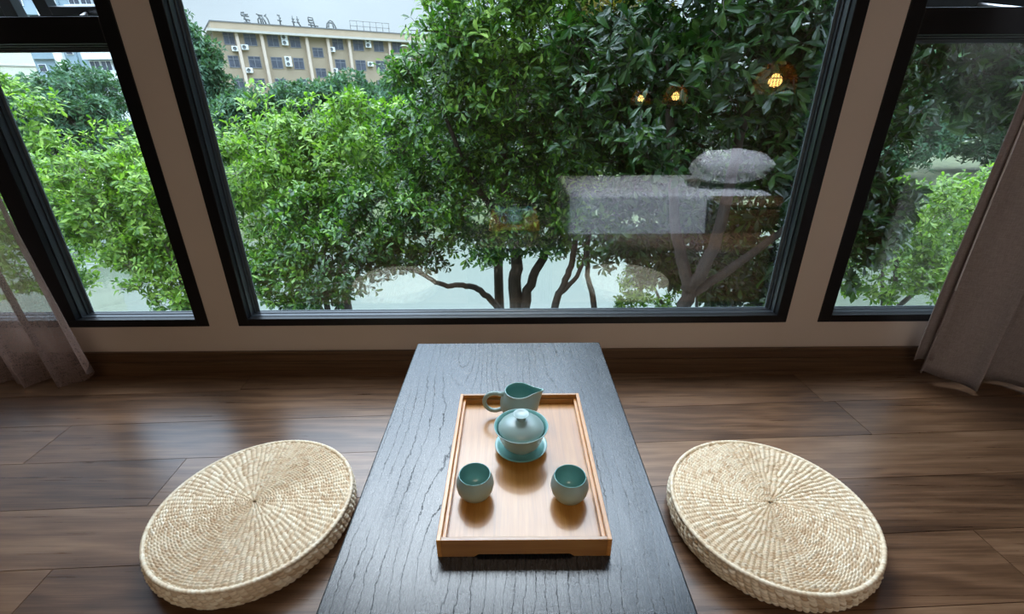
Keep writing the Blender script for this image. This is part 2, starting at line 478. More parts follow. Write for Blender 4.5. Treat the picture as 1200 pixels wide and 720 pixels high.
# saucer
s = MB().lathe([(0, .003), (.021, .003), (.022, 0), (.025, 0), (.026, .003), (.036, .005), (.046, .0095), (.0505, .0128), (.0512, .0140), (.0502, .0146), (.044, .0115), (.034, .0078), (.027, .0068), (.0255, .0075), (.0225, .0075), (.021, .006), (0, .006)], 80).build('saucer', M['celadon_in'])
s.location = (.0158, .722, ZB)
tag(s, 'shallow teal celadon saucer under the lidded tea bowl', 'saucer')
# lidded bowl
gz = ZB + .006
gw = thing('lidded_tea_bowl', 'celadon lidded tea bowl standing on its saucer mid tray', 'tea bowl', (.0158, .718, gz))
MB().lathe([(0, .004), (.0165, .004), (.018, 0), (.0205, 0), (.021, .005), (.028, .009), (.036, .0175), (.041, .029), (.0445, .042), (.049, .0515), (.0522, .0555), (.0522, .0566), (.051, .0568), (.0475, .0525), (.0435, .043), (.0395, .029), (.034, .019), (.025, .011), (0, .008)], 96,
           mis=[0] * 12 + [1] * 6).build('bowl', [M['celadon'], M['celadon_in']], gw)
lid = MB().lathe([(0, .0655), (.012, .0652), (.024, .063), (.034, .0588), (.0405, .054), (.0432, .0505), (.0438, .0492), (.0443, .0500), (.0442, .0520), (.0425, .0555), (.036, .0622), (.026, .0675), (.013, .0705), (.0, .071)], 96).build('lid', M['celadon'], gw)
MB().lathe([(0, .0690), (.0085, .0695), (.008, .073), (.0078, .0755), (.0105, .0785), (.0150, .0818), (.0157, .0828), (.0152, .0834), (.012, .082), (.006, .0808), (0, .0805)], 64).build('knob', M['celadon'], lid)
# pitcher with drawn spout
pt = thing('tea_pitcher', 'celadon tea pitcher with loop handle at the window end of the tray', 'pitcher', (.0145, .829, ZB))
def spout(p):
    x, y, z = p
    k = max(0., (z - .034) / .032)
    a = math.atan2(y, x)
    w = math.exp(-(a / .42) ** 2) * k ** 1.5
    r = math.hypot(x, y)
    x2 = x + .021 * w * (r / .03)
    y2 = y * (1 - .5 * math.exp(-(a / .8) ** 2) * min(1, k) * .5)
    z2 = z + .001 * w - .004 * max(0, -math.cos(a)) * 0
    return (x2, y2, z2)
MB().lathe([(0, .003), (.017, .003), (.0185, 0), (.0215, 0), (.023, .003), (.0325, .010), (.0395, .021), (.042, .032), (.0405, .043), (.0365, .052), (.0325, .0595), (.0312, .0640), (.0312, .0660), (.0300, .0668), (.0287, .0655), (.0290, .062), (.033, .053), (.0372, .043), (.0387, .032), (.0362, .021), (.029, .0115), (.015, .007), (0, .006)], 96,
           mis=[0] * 13 + [1] * 9, fn=spout).build('body', [M['celadon'], M['celadon_in']], pt)
hp = []
for k in range(15):
    a = R(62) + R(236) * k / 14
    hp.append((-.053 + .0225 * math.cos(a), 0, .037 + .0225 * math.sin(a)))
hp = [(-.0335, 0, .0575)] + hp + [(-.0365, 0, .0195)]
MB().tube(hp, [.0055] + [.0047] * 15 + [.0055], 16).build('handle', M['celadon'], pt)

# ------------------------------------------------------------------ woven cushions
def cushion_top(Rr, seed):
    """coiled rush disc: rings of twisted stitches, every stitch a raised grain"""
    rg = np.random.default_rng(seed)
    nr = 36; sub = 4; nth = 1000
    r = np.linspace(.004, Rr, nr * sub + 1); th = np.linspace(0, 2 * PI, nth, endpoint=False)
    w = (Rr - .004) / nr
    ring = np.clip(((r - .004) / w).astype(int), 0, nr - 1); fr = ((r - .004) / w) - ring
    H = np.zeros((len(r), nth)); T = np.zeros((len(r), nth))
    for i in range(nr):
        rm = .004 + (i + .5) * w
        n = 16 if rm < .03 else (30 if rm < .065 else (50 if rm < .11 else (74 if rm < .165 else 100)))
        idx = np.where(ring == i)[0]
        skew = .10 * math.sin(i * .3) + .018 * i
        wob = .18 * np.sin(th * 3 + seed) + .12 * np.sin(th * 7 + seed * 2.)
        ph = th / (2 * PI) * n + skew + wob
        for j in idx:
            p = ph + .55 * (fr[j] - .5)
            f = p - np.floor(p)
            cell = np.floor(p).astype(int) % n
            grain = np.clip(np.sin(PI * f), 0, 1) ** .7
            prof = max(0., math.sin(PI * min(max(fr[j], 0), 1))) ** .5
            rr = np.random.default_rng(seed * 1000 + i).random(n)
            H[j] = (.0072 * grain * (.38 + .62 * prof)) * (.7 + .5 * rr[cell])
            T[j] = rr[cell]
    dome = .006 * (1 - (r / Rr) ** 2) - .006 * np.clip((r / Rr - .93) / .07, 0, 1) ** 2
    Z = H + dome[:, None] + .0012 * np.sin(th * 2 + seed)[None] * (r / Rr)[:, None]
    X = r[:, None] * np.cos(th)[None]; Y = r[:, None] * np.sin(th)[None]
    V = np.stack([X, Y, Z], -1).reshape(-1, 3)
    i, k = np.meshgrid(np.arange(len(r) - 1), np.arange(nth), indexing='ij'); k2 = (k + 1) % nth
    Fs = np.stack([i * nth + k, (i + 1) * nth + k, (i + 1) * nth + k2, i * nth + k2], -1).reshape(-1, 4)
    c = np.arange(nth)
    return V, Fs, T[:-1].reshape(-1)
def cushion_side(Rr, h, seed):
    nz = 8; sub = 5; nth = 960; ncol = 96
    z = np.linspace(0, 1, nz * sub + 1); th = np.linspace(0, 2 * PI, nth, endpoint=False)
    row = np.clip((z * nz).astype(int), 0, nz - 1); fr = z * nz - row
    Rm = np.zeros((len(z), nth)); T = np.zeros_like(Rm)
    for j in range(len(z)):
        p = th / (2 * PI) * ncol + .22 * row[j] + .5 * (fr[j] - .5)
        f = p - np.floor(p); cell = np.floor(p).astype(int) % ncol
        rr = np.random.default_rng(seed * 77 + row[j]).random(ncol)
        g = np.clip(np.sin(PI * f), 0, 1) ** .55 * max(0., math.sin(PI * min(max(fr[j], 0), 1))) ** .5
        Rm[j] = Rr + .006 * math.sin(PI * z[j]) - .012 * (1 - z[j]) ** 3 + .0065 * g * (.75 + .45 * rr[cell])
        T[j] = rr[cell]
    V = np.stack([Rm * np.cos(th), Rm * np.sin(th), np.repeat((z * h)[:, None], nth, 1)], -1).reshape(-1, 3)
    i, k = np.meshgrid(np.arange(len(z) - 1), np.arange(nth), indexing='ij'); k2 = (k + 1) % nth
    Fs = np.stack([i * nth + k, i * nth + k2, (i + 1) * nth + k2, (i + 1) * nth + k], -1).reshape(-1, 4)
    return V, Fs, T[:-1].reshape(-1)
def rim_braid(Rr, seed):
    n1, n2 = 900, 10
    th = np.linspace(0, 2 * PI, n1, endpoint=False); ph = np.linspace(0, 2 * PI, n2, endpoint=False)
    tw = np.abs(np.sin(th[:, None] * 75 + ph[None] * 1.)) ** .6
    rr = .0038 + .0018 * tw
    X = (Rr + rr * np.cos(ph)) * np.cos(th)[:, None]; Y = (Rr + rr * np.cos(ph)) * np.sin(th)[:, None]; Z = rr * np.sin(ph)
    V = np.stack([X, Y, Z], -1).reshape(-1, 3)
    i, k = np.meshgrid(np.arange(n1), np.arange(n2), indexing='ij'); i2 = (i + 1) % n1; k2 = (k + 1) % n2
    Fs = np.stack([i * n2 + k, i2 * n2 + k, i2 * n2 + k2, i * n2 + k2], -1).reshape(-1, 4)
    T = np.random.default_rng(seed).random(150)[(np.floor(i / n1 * 150).astype(int)) % 150].reshape(-1) * .6 + .25
    return V, Fs, T
CR = .231; CH = .066
cu = thing('woven_cushion', 'round woven rush floor cushion lying on the sheer curtain side of the table', 'floor cushion', (-.655, .872, 0), 0, 'woven rush cushions beside the tea table')
V, Fs, T = cushion_top(CR, 3); o = np_mesh('seat_weave', V, Fs, M['straw'], cu, attr=T); o.location.z = CH - .001
V, Fs, T = cushion_side(CR, CH, 5); np_mesh('side_weave', V, Fs, M['straw'], cu, attr=T)
V, Fs, T = rim_braid(CR + .002, 6); o = np_mesh('rim_braid', V, Fs, M['straw'], cu, attr=T); o.location.z = CH
MB().lathe([(0, .002), (CR - .008, .002), (CR - .006, .004)], 64).build('base_weave', M['straw'], cu)
cv = cu.copy(); COL.objects.link(cv)
cv.location = (.641, .856, 0); cv.rotation_euler.z = R(75)
cv['label'] = 'round woven rush floor cushion lying on the opaque curtain side of the table'
for ch in list(cu.children):
    d = ch.copy(); COL.objects.link(d); d.parent = cv

# ------------------------------------------------------------------ curtains
def curtain(name, x_left, x_right, y, z0, z1, amp, waves, mat, label, edge=None, thick=.0, seed=1, hem=True):
    nx, nz = 260, 60
    root = thing(name, label, 'curtain', (0, y, 0))
    s = np.linspace(0, 1, nx); zz = np.linspace(0, 1, nz)
    Z0 = z0(s) if callable(z0) else np.full(nx, z0)
    S, T = np.meshgrid(s, zz)
    Zm = Z0[None] + (z1 - Z0[None]) * T
    ph = seed * 1.3
    xl = x_left(Zm) if callable(x_left) else x_left
    xr = x_right(Zm) if callable(x_right) else x_right
    X = xl + (xr - xl) * S
    fold = np.sin(2 * PI * waves * S + ph + .5 * np.sin(T * 3 + ph) + .8 * np.sin(5 * S)) + .35 * np.sin(2 * PI * waves * 2.3 * S + 1 + T * 1.5)
    Yv = amp * fold * (1.1 - .35 * T)
    X = X + .25 * amp * np.cos(2 * PI * waves * S * 2 + ph) * np.minimum(1, np.minimum(S, 1 - S) * 8)
    V = np.stack([X, Yv, Zm], -1).reshape(-1, 3)
    i, k = np.meshgrid(np.arange(nz - 1), np.arange(nx - 1), indexing='ij')
    Fs = np.stack([i * nx + k, i * nx + k + 1, (i + 1) * nx + k + 1, (i + 1) * nx + k], -1).reshape(-1, 4)
    o = np_mesh('fabric', V, Fs, mat, root)
    if thick:
        m = o.modifiers.new('t', 'SOLIDIFY'); m.thickness = thick
    MB().tube([(min(np.min(X), 9) - .05, 0, z1 + .015), (np.max(X) + .05, 0, z1 + .015)], .014, 12).build('curtain_rod', M['cord'], root)
    return root
curtain('sheer_curtain', -2.55, lambda z: -1.545 - .06 * np.clip((z - .05) / .6, 0, 1) ** .8 - .03 * np.clip(z - .7, 0, 2), 1.50, lambda s: .025 + .10 * np.clip((s - .9) / .1, 0, 1) ** 1.5, 2.5, .03, 7.5,
        M['sheer'], 'translucent mauve sheer curtain hanging beside the narrow window with the mullion', seed=2)
lc = curtain('linen_curtain', lambda z: 1.548 - .008 * (1 - np.clip(z / .4, 0, 1)) ** 1.5, 2.5, 1.462, lambda s: .045 - .03 * np.clip(s * 6, 0, 1), 2.5, .04, 4.2,
        M['linen'], 'opaque mauve grey linen curtain hanging in heavy folds to the floor', thick=.003, seed=5)
nz_ = 50; zz_ = np.linspace(.09, 2.5, nz_); xx_ = np.linspace(0, 1, 12)
Vv = np.stack([np.broadcast_to(1.512 + .075 * xx_[None], (nz_, 12)), np.broadcast_to(.042 + .012 * np.sin(xx_ * 4)[None] + .004 * np.sin(zz_ * 5)[:, None], (nz_, 12)), np.broadcast_to(zz_[:, None], (nz_, 12))], -1).reshape(-1, 3)
i, k = np.meshgrid(np.arange(nz_ - 1), np.arange(11), indexing='ij')
o = np_mesh('back_fold', Vv, np.stack([i * 12 + k, i * 12 + k + 1, (i + 1) * 12 + k + 1, (i + 1) * 12 + k], -1).reshape(-1, 4), M['linen'], lc)
o.modifiers.new('t', 'SOLIDIFY').thickness = .003
fo = next(c for c in lc.children if c.name.startswith('fabric'))
e_ = [tuple(fo.data.vertices[j * 260].co) for j in range(60)]
o = MB().tube([(x - .001, y, z) for x, y, z in e_ if z > .35], .0028, 6).build('gap_light_strip', M['gap_light'], lc); o['label'] = 'pale strip standing in for light between curtain folds'  # pale tube paints the light showing through the curtain gap

# ------------------------------------------------------------------ bedroom behind the camera (seen mirrored in the glass)
bd = thing('bed', 'wide low wooden bed with white sheet mirrored in the big window', 'bed', (1.41, -.82, FZ))
MB().box(-.9, .9, -1.1, 0, .09, .235).build('bed_base', M['brown'], bd, bevel=.01)
for x in (-.84, .77):
    for y in (-1.05, -.09): MB().box(x, x + .07, y, y + .07, 0, .09).build('leg', M['brown'], bd)
MB().box(-.9, .9, -1.1, .012, .235, .645).build('mattress', M['sheet'], bd, bevel=.035, bseg=5)
def pillow(loc, sx, sy, sz, rz, label, tilt=0):
    n = 40
    u = np.linspace(-1, 1, n); U, W = np.meshgrid(u, u)
    P = (np.clip(1 - np.abs(U) ** 3.5, 0, 1) * np.clip(1 - np.abs(W) ** 3.5, 0, 1)) ** .5
    P = P * (1 + .08 * np.sin(U * 7 + 1) * np.sin(W * 5))
    top = np.stack([U * sx, W * sy, P * sz], -1).reshape(-1, 3); bot = np.stack([U * sx, W * sy, -P * sz], -1).reshape(-1, 3)
    i, k = np.meshgrid(np.arange(n - 1), np.arange(n - 1), indexing='ij')
    f1 = np.stack([i * n + k, i * n + k + 1, (i + 1) * n + k + 1, (i + 1) * n + k], -1).reshape(-1, 4)
    f2 = f1[:, ::-1] + n * n
    o = np_mesh('pillow', np.concatenate([top, bot]), np.concatenate([f1, f2]), M['sheet'])
    o.location = loc; o.rotation_euler = (tilt, 0, rz)
    tag(o, label, 'pillow'); return o
pillow((2.02, -1.12, FZ + .83), .32, .26, .145, .2, 'plump white pillow on the bed corner mirrored in glass', R(12))
bs = thing('bedside_cabinet', 'brown wooden bedside cabinet beside the bed mirrored in glass', 'cabinet', (2.1, -.46, FZ))
MB().box(-.35, .4, -.31, .02, .04, .60).build('body', M['brown'], bs, bevel=.006)
MB().box(-.37, .42, -.33, .035, .60, .625).build('top', M['brown'], bs, bevel=.004)
for z in (.08, .34):
    dr = MB().box(-.33, .38, .02, .034, z, z + .24).build('drawer', M['brown'], bs, bevel=.003)
    MB().tube([(-.04, .034, z + .12), (-.04, .05, z + .12), (.09, .05, z + .12), (.09, .034, z + .12)], .005, 8).build('handle', M['cord'], dr)
# wicker pendant lamps in a row
def pendant(loc, label):
    p = thing('pendant_lamp', label, 'lamp', loc, 0, 'wicker pendant lamps mirrored in the glass')
    mb = MB()
    prof = [(.045, .17), (.09, .15), (.14, .10), (.17, .03), (.18, -.04), (.178, -.10)]
    for k in range(44):
        a = 2 * PI * k / 44
        mb.tube([(r * math.cos(a), r * math.sin(a), z) for r, z in prof], .0045, 4)
    for r, z in prof:
        mb.tube([(r * math.cos(2 * PI * k / 40), r * math.sin(2 * PI * k / 40), z) for k in range(41)], .0035, 5)
    mb.build('lamp_shade', M['wicker'], p)
    MB().lathe([(0, -.045), (.035, -.035), (.058, .0), (.05, .04), (.022, .07), (.0, .075)], 24).build('bulb', M['bulb'], p)
    MB().lathe([(.0, .175), (.022, .172), (.022, .076), (.012, .072)], 16).build('socket', M['cord'], p)
    MB().tube([(0, 0, .17), (0, 0, ZC - loc[2] - .01)], .004, 6).build('cord', M['cord'], p)
    MB().lathe([(0, ZC - loc[2] - .03), (.05, ZC - loc[2] - .03), (.05, ZC - loc[2])], 20).build('ceiling_rose', M['cord'], p)
pendant((2.44, -1.42, 1.12), 'glowing wicker pendant lamp, the large one mirrored at the window edge')
pendant((2.44, -4.2, 1.0), 'glowing wicker pendant lamp mirrored smaller, second from window edge')
pendant((2.44, -6.2, .97), 'glowing wicker pendant lamp mirrored smallest and furthest from window edge')

# unseen fill panels and a spot, added to brighten room and mirrored bed
def fill_panel(x, y, w, d, power, label):
    r_ = thing('fill_panel', label, 'lamp', (x, y, ZC), 0, 'fill panels added out of view')  # unseen panel added as fill for the room
    MB().box(-w / 2 - .03, w / 2 + .03, -d / 2 - .03, d / 2 + .03, -.05, 0).build('housing', M['acw'], r_, bevel=.004)
    MB().box(-w / 2, w / 2, -d / 2, d / 2, -.056, -.05).build('diffuser', m_emit('diffuser_glow', (1., .86, .7), power / (PI * w * d) * .98), r_)
fill_panel(0, -1.6, 1.4, .4, FILL, 'flat rectangular fill panel added over the bedroom near the platform')
fill_panel(0, -4.6, 1.4, .4, FILL, 'flat rectangular fill panel added over the far end of the bedroom')
sp_ = thing('added_bed_spot', 'black spot lamp added out of view to brighten the mirrored bed', 'lamp', (1.5, .7, ZC))  # unseen spot added to lift the bed's reflection in the glass
MB().lathe([(0, 0), (.04, 0), (.04, -.02), (.012, -.025), (.012, -.1), (0, -.1)], 20).build('mount', M['cord'], sp_)
dv = Vector((1.45, -.85, .0)) - Vector((1.5, .7, ZC - .12))
hd = MB().lathe([(0, -.06), (.045, -.06), (.05, .06), (.043, .06), (.04, -.04), (0, -.045)], 24).build('spot_head', M['cord'], sp_)
hd.location = (0, 0, -.12); hd.rotation_euler = dv.to_track_quat('Z', 'Y').to_euler()
l = bpy.data.lights.new('spot_beam', 'SPOT'); l.energy = SPOT; l.color = (.78, .85, 1.); l.shadow_soft_size = .03; l.spot_size = R(44); l.spot_blend = .6
lo = bpy.data.objects.new('spot_beam', l); COL.objects.link(lo); lo.parent = sp_
lo.location = Vector((0, 0, -.12)) + dv.normalized() * .07; lo.rotation_euler = dv.to_track_quat('-Z', 'Y').to_euler()

# ------------------------------------------------------------------ outdoors: ground, pond
GZ = -3.3
def m_ground():
    t = NT('grassy_ground'); v = t.coord()
    f = t.noise(v, 2.5, 6, .65)
    col = t.ramp(f, [(.35, (.03, .045, .015)), (.55, (.07, .085, .03)), (.75, (.13, .12, .07))])
    return t.end(t.pbr(col, .95, t.bump(f, .5, .05)))
M['ground'] = m_ground()
M['pave'] = simple('grey_paving', (.30, .29, .27), .8, .15, 3, .2, 20)
M['stone'] = simple('rough_stone', (.22, .21, .19), .9, .35, 5, .6, 25)
n = 60
xs = np.linspace(-90, 90, 2 * n); ys = np.concatenate([np.linspace(1.9, 30, 70), np.linspace(31, 140, 40)])
X, Y = np.meshgrid(xs, ys)
near = 1 / (1 + np.exp((Y - (7.2 + .5 * np.sin(X * .5))) * 2.2)); far = 1 / (1 + np.exp(-(Y - (16.5 + .8 * np.sin(X * .3 + 1))) * 1.8))
Zg = GZ - .7 + .9 * near + 1.15 * far + .25 * np.sin(X * .21) * np.cos(Y * .17) * far
Vg = np.stack([X, Y, Zg], -1).reshape(-1, 3); nx_ = X.shape[1]
i, k = np.meshgrid(np.arange(X.shape[0] - 1), np.arange(nx_ - 1), indexing='ij')
Fg = np.stack([i * nx_ + k, i * nx_ + k + 1, (i + 1) * nx_ + k + 1, (i + 1) * nx_ + k], -1).reshape(-1, 4)
o = np_mesh('ground', Vg, Fg, M['ground']); struct(o, 'grassy banks and ground around the pond', 'ground')
w = MB().box(-80, 80, 5.0, 18.5, GZ - .3, GZ - .12).build('pond_water', M['water']); struct(w, 'still pond mirroring pale sky below the trees', 'pond')

# ------------------------------------------------------------------ trees
def leaf_shape(near):
    if near:   # obovate blade, folded along the midrib and drooping
        v = np.array([(0, 0, 0), (.34, .105, .02), (.34, -.105, .02), (.38, 0, -.012), (.72, .165, -.015), (.72, -.165, -.015), (.74, 0, -.055), (1, 0, -.15)])
        f = np.array([(0, 3, 1), (0, 2, 3), (1, 3, 6), (1, 6, 4), (2, 5, 6), (2, 6, 3), (4, 6, 7), (5, 7, 6)])
    else:
        v = np.array([(0, 0, 0), (.55, .17, .03), (.55, -.17, .03), (1, 0, -.1)])
        f = np.array([(0, 3, 1), (0, 2, 3)])
    return v, f
def unit(a): return a / np.maximum(np.linalg.norm(a, axis=-1, keepdims=True), 1e-9)
def rosettes(P, D, rg, per, size, near, flat=.5):
    """P tips, D twig directions; leaves fan round each tip"""
    n = len(P); m = n * per
    lv, lf = leaf_shape(near)
    P = np.repeat(P, per, 0); D = np.repeat(D, per, 0)
    ref = unit(np.cross(D, unit(rg.normal(size=(m, 3)))))
    ref2 = np.cross(D, ref)
    kk = np.tile(np.arange(per), n)
    a = kk * 2.399963 + np.repeat(rg.random(n) * 6.28, per) + rg.normal(0, .25, m)
    el = np.clip(rg.normal(.45, .33, m) - .1 + .35 * (kk / per - .3), -.35, 1.25)
    rad = ref * np.cos(a)[:, None] + ref2 * np.sin(a)[:, None]
    X = unit(rad * np.cos(el)[:, None] + D * np.sin(el)[:, None] + np.array([0, 0, -.10]))
    Nn = D * np.cos(el)[:, None] - rad * np.sin(el)[:, None] + rg.normal(0, .25, (m, 3)) + np.array([0, 0, flat])
    Yv = unit(np.cross(Nn, X)); Zv = np.cross(X, Yv)
    s = size * rg.uniform(.6, 1.15, m)
    base = P - D * (rg.random(m) * size * .9 * (kk % 3 != 0))[:, None] + rad * (size * .05)
    V = base[:, None] + s[:, None, None] * (lv[None, :, 0:1] * X[:, None] + lv[None, :, 1:2] * Yv[:, None] * 1.12 + lv[None, :, 2:3] * Zv[:, None])
    Fs = (lf[None] + (np.arange(m) * len(lv))[:, None, None]).reshape(-1, 3)
    return V.reshape(-1, 3), Fs
def tips_in(blobs, rg, dens):
    Ps, Ds, Cs = [], [], []
    for (c, r) in blobs:
        c = np.array(c, float); r = np.array(r, float)
        area = 4 * PI * ((r[0] * r[1]) ** 1.6 / 3 + (r[0] * r[2]) ** 1.6 / 3 + (r[1] * r[2]) ** 1.6 / 3) ** (1 / 1.6)
        n = int(area * dens)
        d = unit(rg.normal(size=(n, 3)))
        lump = 1 + .16 * np.sin(d[:, 0] * 5 + c[0] * 3) * np.sin(d[:, 1] * 4 + c[2] * 5) + .14 * np.sin(d[:, 2] * 7 + c[0] * 4 + d[:, 0] * 3)
        rad = (.35 + .65 * rg.random(n) ** .42) * lump
        p = c + d * r * rad[:, None]
        out = unit(d / r)
        # most tips gather in leafy clumps with gaps between them
        k = max(4, int(area * 3.2)); dc = unit(rg.normal(size=(k, 3)))
        cc = c + dc * r * (.55 + .45 * rg.random(k) ** .5)[:, None]
        m = rg.random(n) < .72; which = rg.integers(0, k, n)
        q = unit(rg.normal(size=(n, 3))) * (rg.random(n) ** .45)[:, None] * np.array([.27, .27, .2]) * min(1.6, max(.8, r.mean() / .75))
        p = np.where(m[:, None], cc[which] + q + np.array([0, 0, .05]), p)
        out = np.where(m[:, None], unit(out * .5 + unit(q)), out)
        Ps.append(p); Ds.append(unit(out * .8 + np.array([0, 0, .4]) + rg.normal(0, .38, (n, 3)))); Cs.append(np.repeat(c[None], n, 0))
    return np.concatenate(Ps), np.concatenate(Ds), np.concatenate(Cs)
def tree(name, label, cat, base, limbs, blobs, leafmat, bark, dens, per, size, near=True, seed=1, sprays=(), twig=.12, tw_r=.0035, flat=.5, group=None):
    rg = np.random.default_rng(seed)
    root = thing(name, label, cat, base, 0, group)
    b = np.array(base, float)
    tr_ = MB()
    for pts, r0, r1 in limbs:
        pts = np.array(pts, float) - b
        # smooth the polyline
        P = []
        for i in range(len(pts) - 1):
            for q in np.linspace(0, 1, 6, endpoint=False):
                p0 = pts[max(i - 1, 0)]; p1 = pts[i]; p2 = pts[i + 1]; p3 = pts[min(i + 2, len(pts) - 1)]
                P.append(.5 * ((2 * p1) + (-p0 + p2) * q + (2 * p0 - 5 * p1 + 4 * p2 - p3) * q * q + (-p0 + 3 * p1 - 3 * p2 + p3) * q ** 3) + rg.normal(0, r0 * .12, 3))
        P.append(pts[-1])
        tr_.tube(P, list(np.linspace(r0, r1, len(P))), 9)
    tr_.build('trunk', bark, root)
    P, D, C = tips_in(blobs, rg, dens)
    for (c, r, nn) in sprays:
        c = np.array(c, float)
        p = c + rg.normal(size=(nn, 3)) * np.array(r) * .55
        P = np.concatenate([P, p]); D = np.concatenate([D, unit(rg.normal(0, .45, (nn, 3)) + np.array([0, -.75, .35]))]); C = np.concatenate([C, np.repeat(c[None] + np.array([[0, .4, .3]]), nn, 0)])
    LV, LF = rosettes(P - b, D, rg, per, size, near, flat)
    # twigs
    n = len(P); L = twig * rg.uniform(.6, 1.6, n)
    A = P - b; B = A - D * (L * .6)[:, None]; Bc = B - D * (L * .4)[:, None] + (C - P) * .12
    e1 = unit(np.cross(D, np.array([.3, .2, .9]))); e2 = np.cross(D, e1)
    ring = []
    for Q, rr in ((A, tw_r * .6), (B, tw_r * .9), (Bc, tw_r * 1.3)):
        for k in range(3):
            an = 2 * PI * k / 3
            ring.append(Q + (e1 * math.cos(an) + e2 * math.sin(an)) * rr)
    V = np.stack(ring, 1).reshape(-1, 3)
    f = []
    for j in range(2):
        for k in range(3):
            f.append((j * 3 + k, j * 3 + (k + 1) % 3, (j + 1) * 3 + (k + 1) % 3, (j + 1) * 3 + k))
    Fs = (np.array(f)[None] + (np.arange(n) * 9)[:, None, None]).reshape(-1, 4)
    Ft = np.concatenate([Fs[:, [0, 1, 2]], Fs[:, [0, 2, 3]]]) + len(LV)
    fo_ = np_mesh('foliage', np.concatenate([LV, V]), np.concatenate([LF, Ft]), leafmat, root, smooth=False)
    fo_.data.materials.append(bark)
    fo_.data.polygons.foreach_set('material_index', np.concatenate([np.zeros(len(LF), np.int32), np.ones(len(Ft), np.int32)]))
    return root

LF_dark = m_leaf('glossy_dark_leaf', [(.15, (.006, .022, .006)), (.4, (.014, .046, .011)), (.65, (.03, .085, .018)), (.9, (.08, .15, .028))], .3, .22, 1.6, .5)
LF_mid = m_leaf('glossy_green_leaf', [(.15, (.010, .036, .008)), (.4, (.032, .095, .016)), (.65, (.085, .20, .026)), (.9, (.24, .39, .055))], .32, .3, 1.5, .6)
LF_light = m_leaf('light_green_leaf', [(.15, (.03, .08, .014)), (.4, (.095, .195, .03)), (.65, (.20, .33, .052)), (.9, (.35, .48, .10))], .4, .35, 1.4, .35)
LF_young = m_leaf('yellow_young_leaf', [(.2, (.22, .22, .03)), (.5, (.42, .33, .06)), (.9, (.6, .42, .16))], .4, .35, 1.1, .35)
LF_far = m_leaf('haze_tinted_leaf', [(.15, (.028, .07, .042)), (.5, (.065, .14, .08)), (.9, (.13, .22, .12))], .55, .25, 1.2, .25)  # blue tint paints distance haze into the leaf colour

# tree A: big evergreen in the middle, twin trunk standing at the pond edge
tree('evergreen_tree', 'big glossy evergreen tree with twin trunk in the middle of the large window', 'tree', (.1, 6., GZ - .1),
     [([(.06, 6., GZ - .2), (.06, 6., -1.6), (.05, 6.05, -.9), (-.1, 6.1, .2), (.1, 6.2, 1.6)], .115, .04),
      ([(.12, 6., -2.0), (.25, 6.0, -1.35), (.52, 6., -.75), (.75, 5.9, .3), (.9, 5.8, 1.4)], .08, .025),
      ([(.05, 6.05, -.8), (-.5, 6., .1), (-.8, 5.9, .9)], .05, .02)],
     [((.05, 5.9, 1.7), (1.15, .9, 1.2)), ((-.75, 6.0, .75), (.7, .7, .85)), ((.75, 5.7, .75), (.8, .7, .8)), ((-.75, 6.0, -.15), (.75, .6, .45)), ((.25, 5.8, -.1), (.7, .6, .42)), ((.0, 5.9, -.72), (.5, .35, .2)), ((-.5, 5.9, -.78), (.5, .35, .22)), ((.55, 5.9, -.55), (.6, .4, .3)), ((-.1, 6.4, .6), (1.2, .4, 1.0))],
     LF_mid, M['bark'], 92, 8, .102, seed=11, flat=.9)
# tree B: the close dark tree
tree('dark_evergreen_tree', 'dark glossy leaved tree growing close to the glass with a forked trunk', 'tree', (1.75, 4.2, GZ - .1),
     [([(1.75, 4.25, GZ - .2), (1.72, 4.25, -1.2), (1.74, 4.25, -.7), (1.6, 4.3, -.3), (1.45, 4.3, .4), (1.3, 4.3, 1.3)], .085, .03),
      ([(1.74, 4.25, -.75), (1.9, 4.2, -.3), (1.95, 4.2, .5), (2.0, 4.2, 1.5)], .07, .03),
      ([(1.76, 4.25, -.8), (2.2, 4.25, -.45), (2.7, 4.3, -.05), (3.3, 4.4, .4)], .05, .02)],
     [((1.75, 4.5, 1.65), (1.1, .8, .95)), ((2.7, 4.4, 1.5), (.9, .8, 1.0)), ((1.0, 4.9, 1.1), (.7, .5, .8)), ((2.2, 5.0, .4), (1.2, .5, .6)), ((3.0, 4.5, .5), (.55, .5, .7)),
      ((2.9, 4.8, -.5), (.7, .5, .45)), ((1.55, 5.1, -.2), (.8, .4, .4)), ((3.15, 4.25, -.1), (.3, .4, .7)),
      ((4.2, 4.6, 1.5), (1.1, .7, .75)), ((5.2, 5.0, 1.25), (.9, .7, .6)), ((5.9, 5.3, 1.7), (.9, .7, .7)), ((5.0, 5.4, 2.9), (1.9, 1.2, .6)), ((3.1, 5.4, 2.9), (1.3, 1.2, .6)), ((2.3, 4.0, 2.3), (1.5, .9, .5)), ((1.7, 5.2, -.55), (.75, .4, .3)), ((2.6, 5.2, -.8), (.6, .4, .3)), ((2.9, 5.3, -1.1), (.7, .4, .3)), ((1.75, 5.5, -.95), (.45, .3, .22))],  # highest canopy blobs are added out of view to block overhead sky
     LF_dark, M['bark'], 70, 8, .13, seed=21,
     sprays=[((1.0, 3.55, .66), (.2, .15, .24), 22), ((1.42, 3.4, 1.12), (.3, .2, .2), 20), ((2.05, 3.3, 1.1), (.25, .2, .45), 34), ((2.15, 3.4, .5), (.2, .15, .25), 16), ((.72, 4.0, 1.35), (.35, .2, .3), 26), ((1.65, 3.3, 1.55), (.4, .2, .25), 26)])
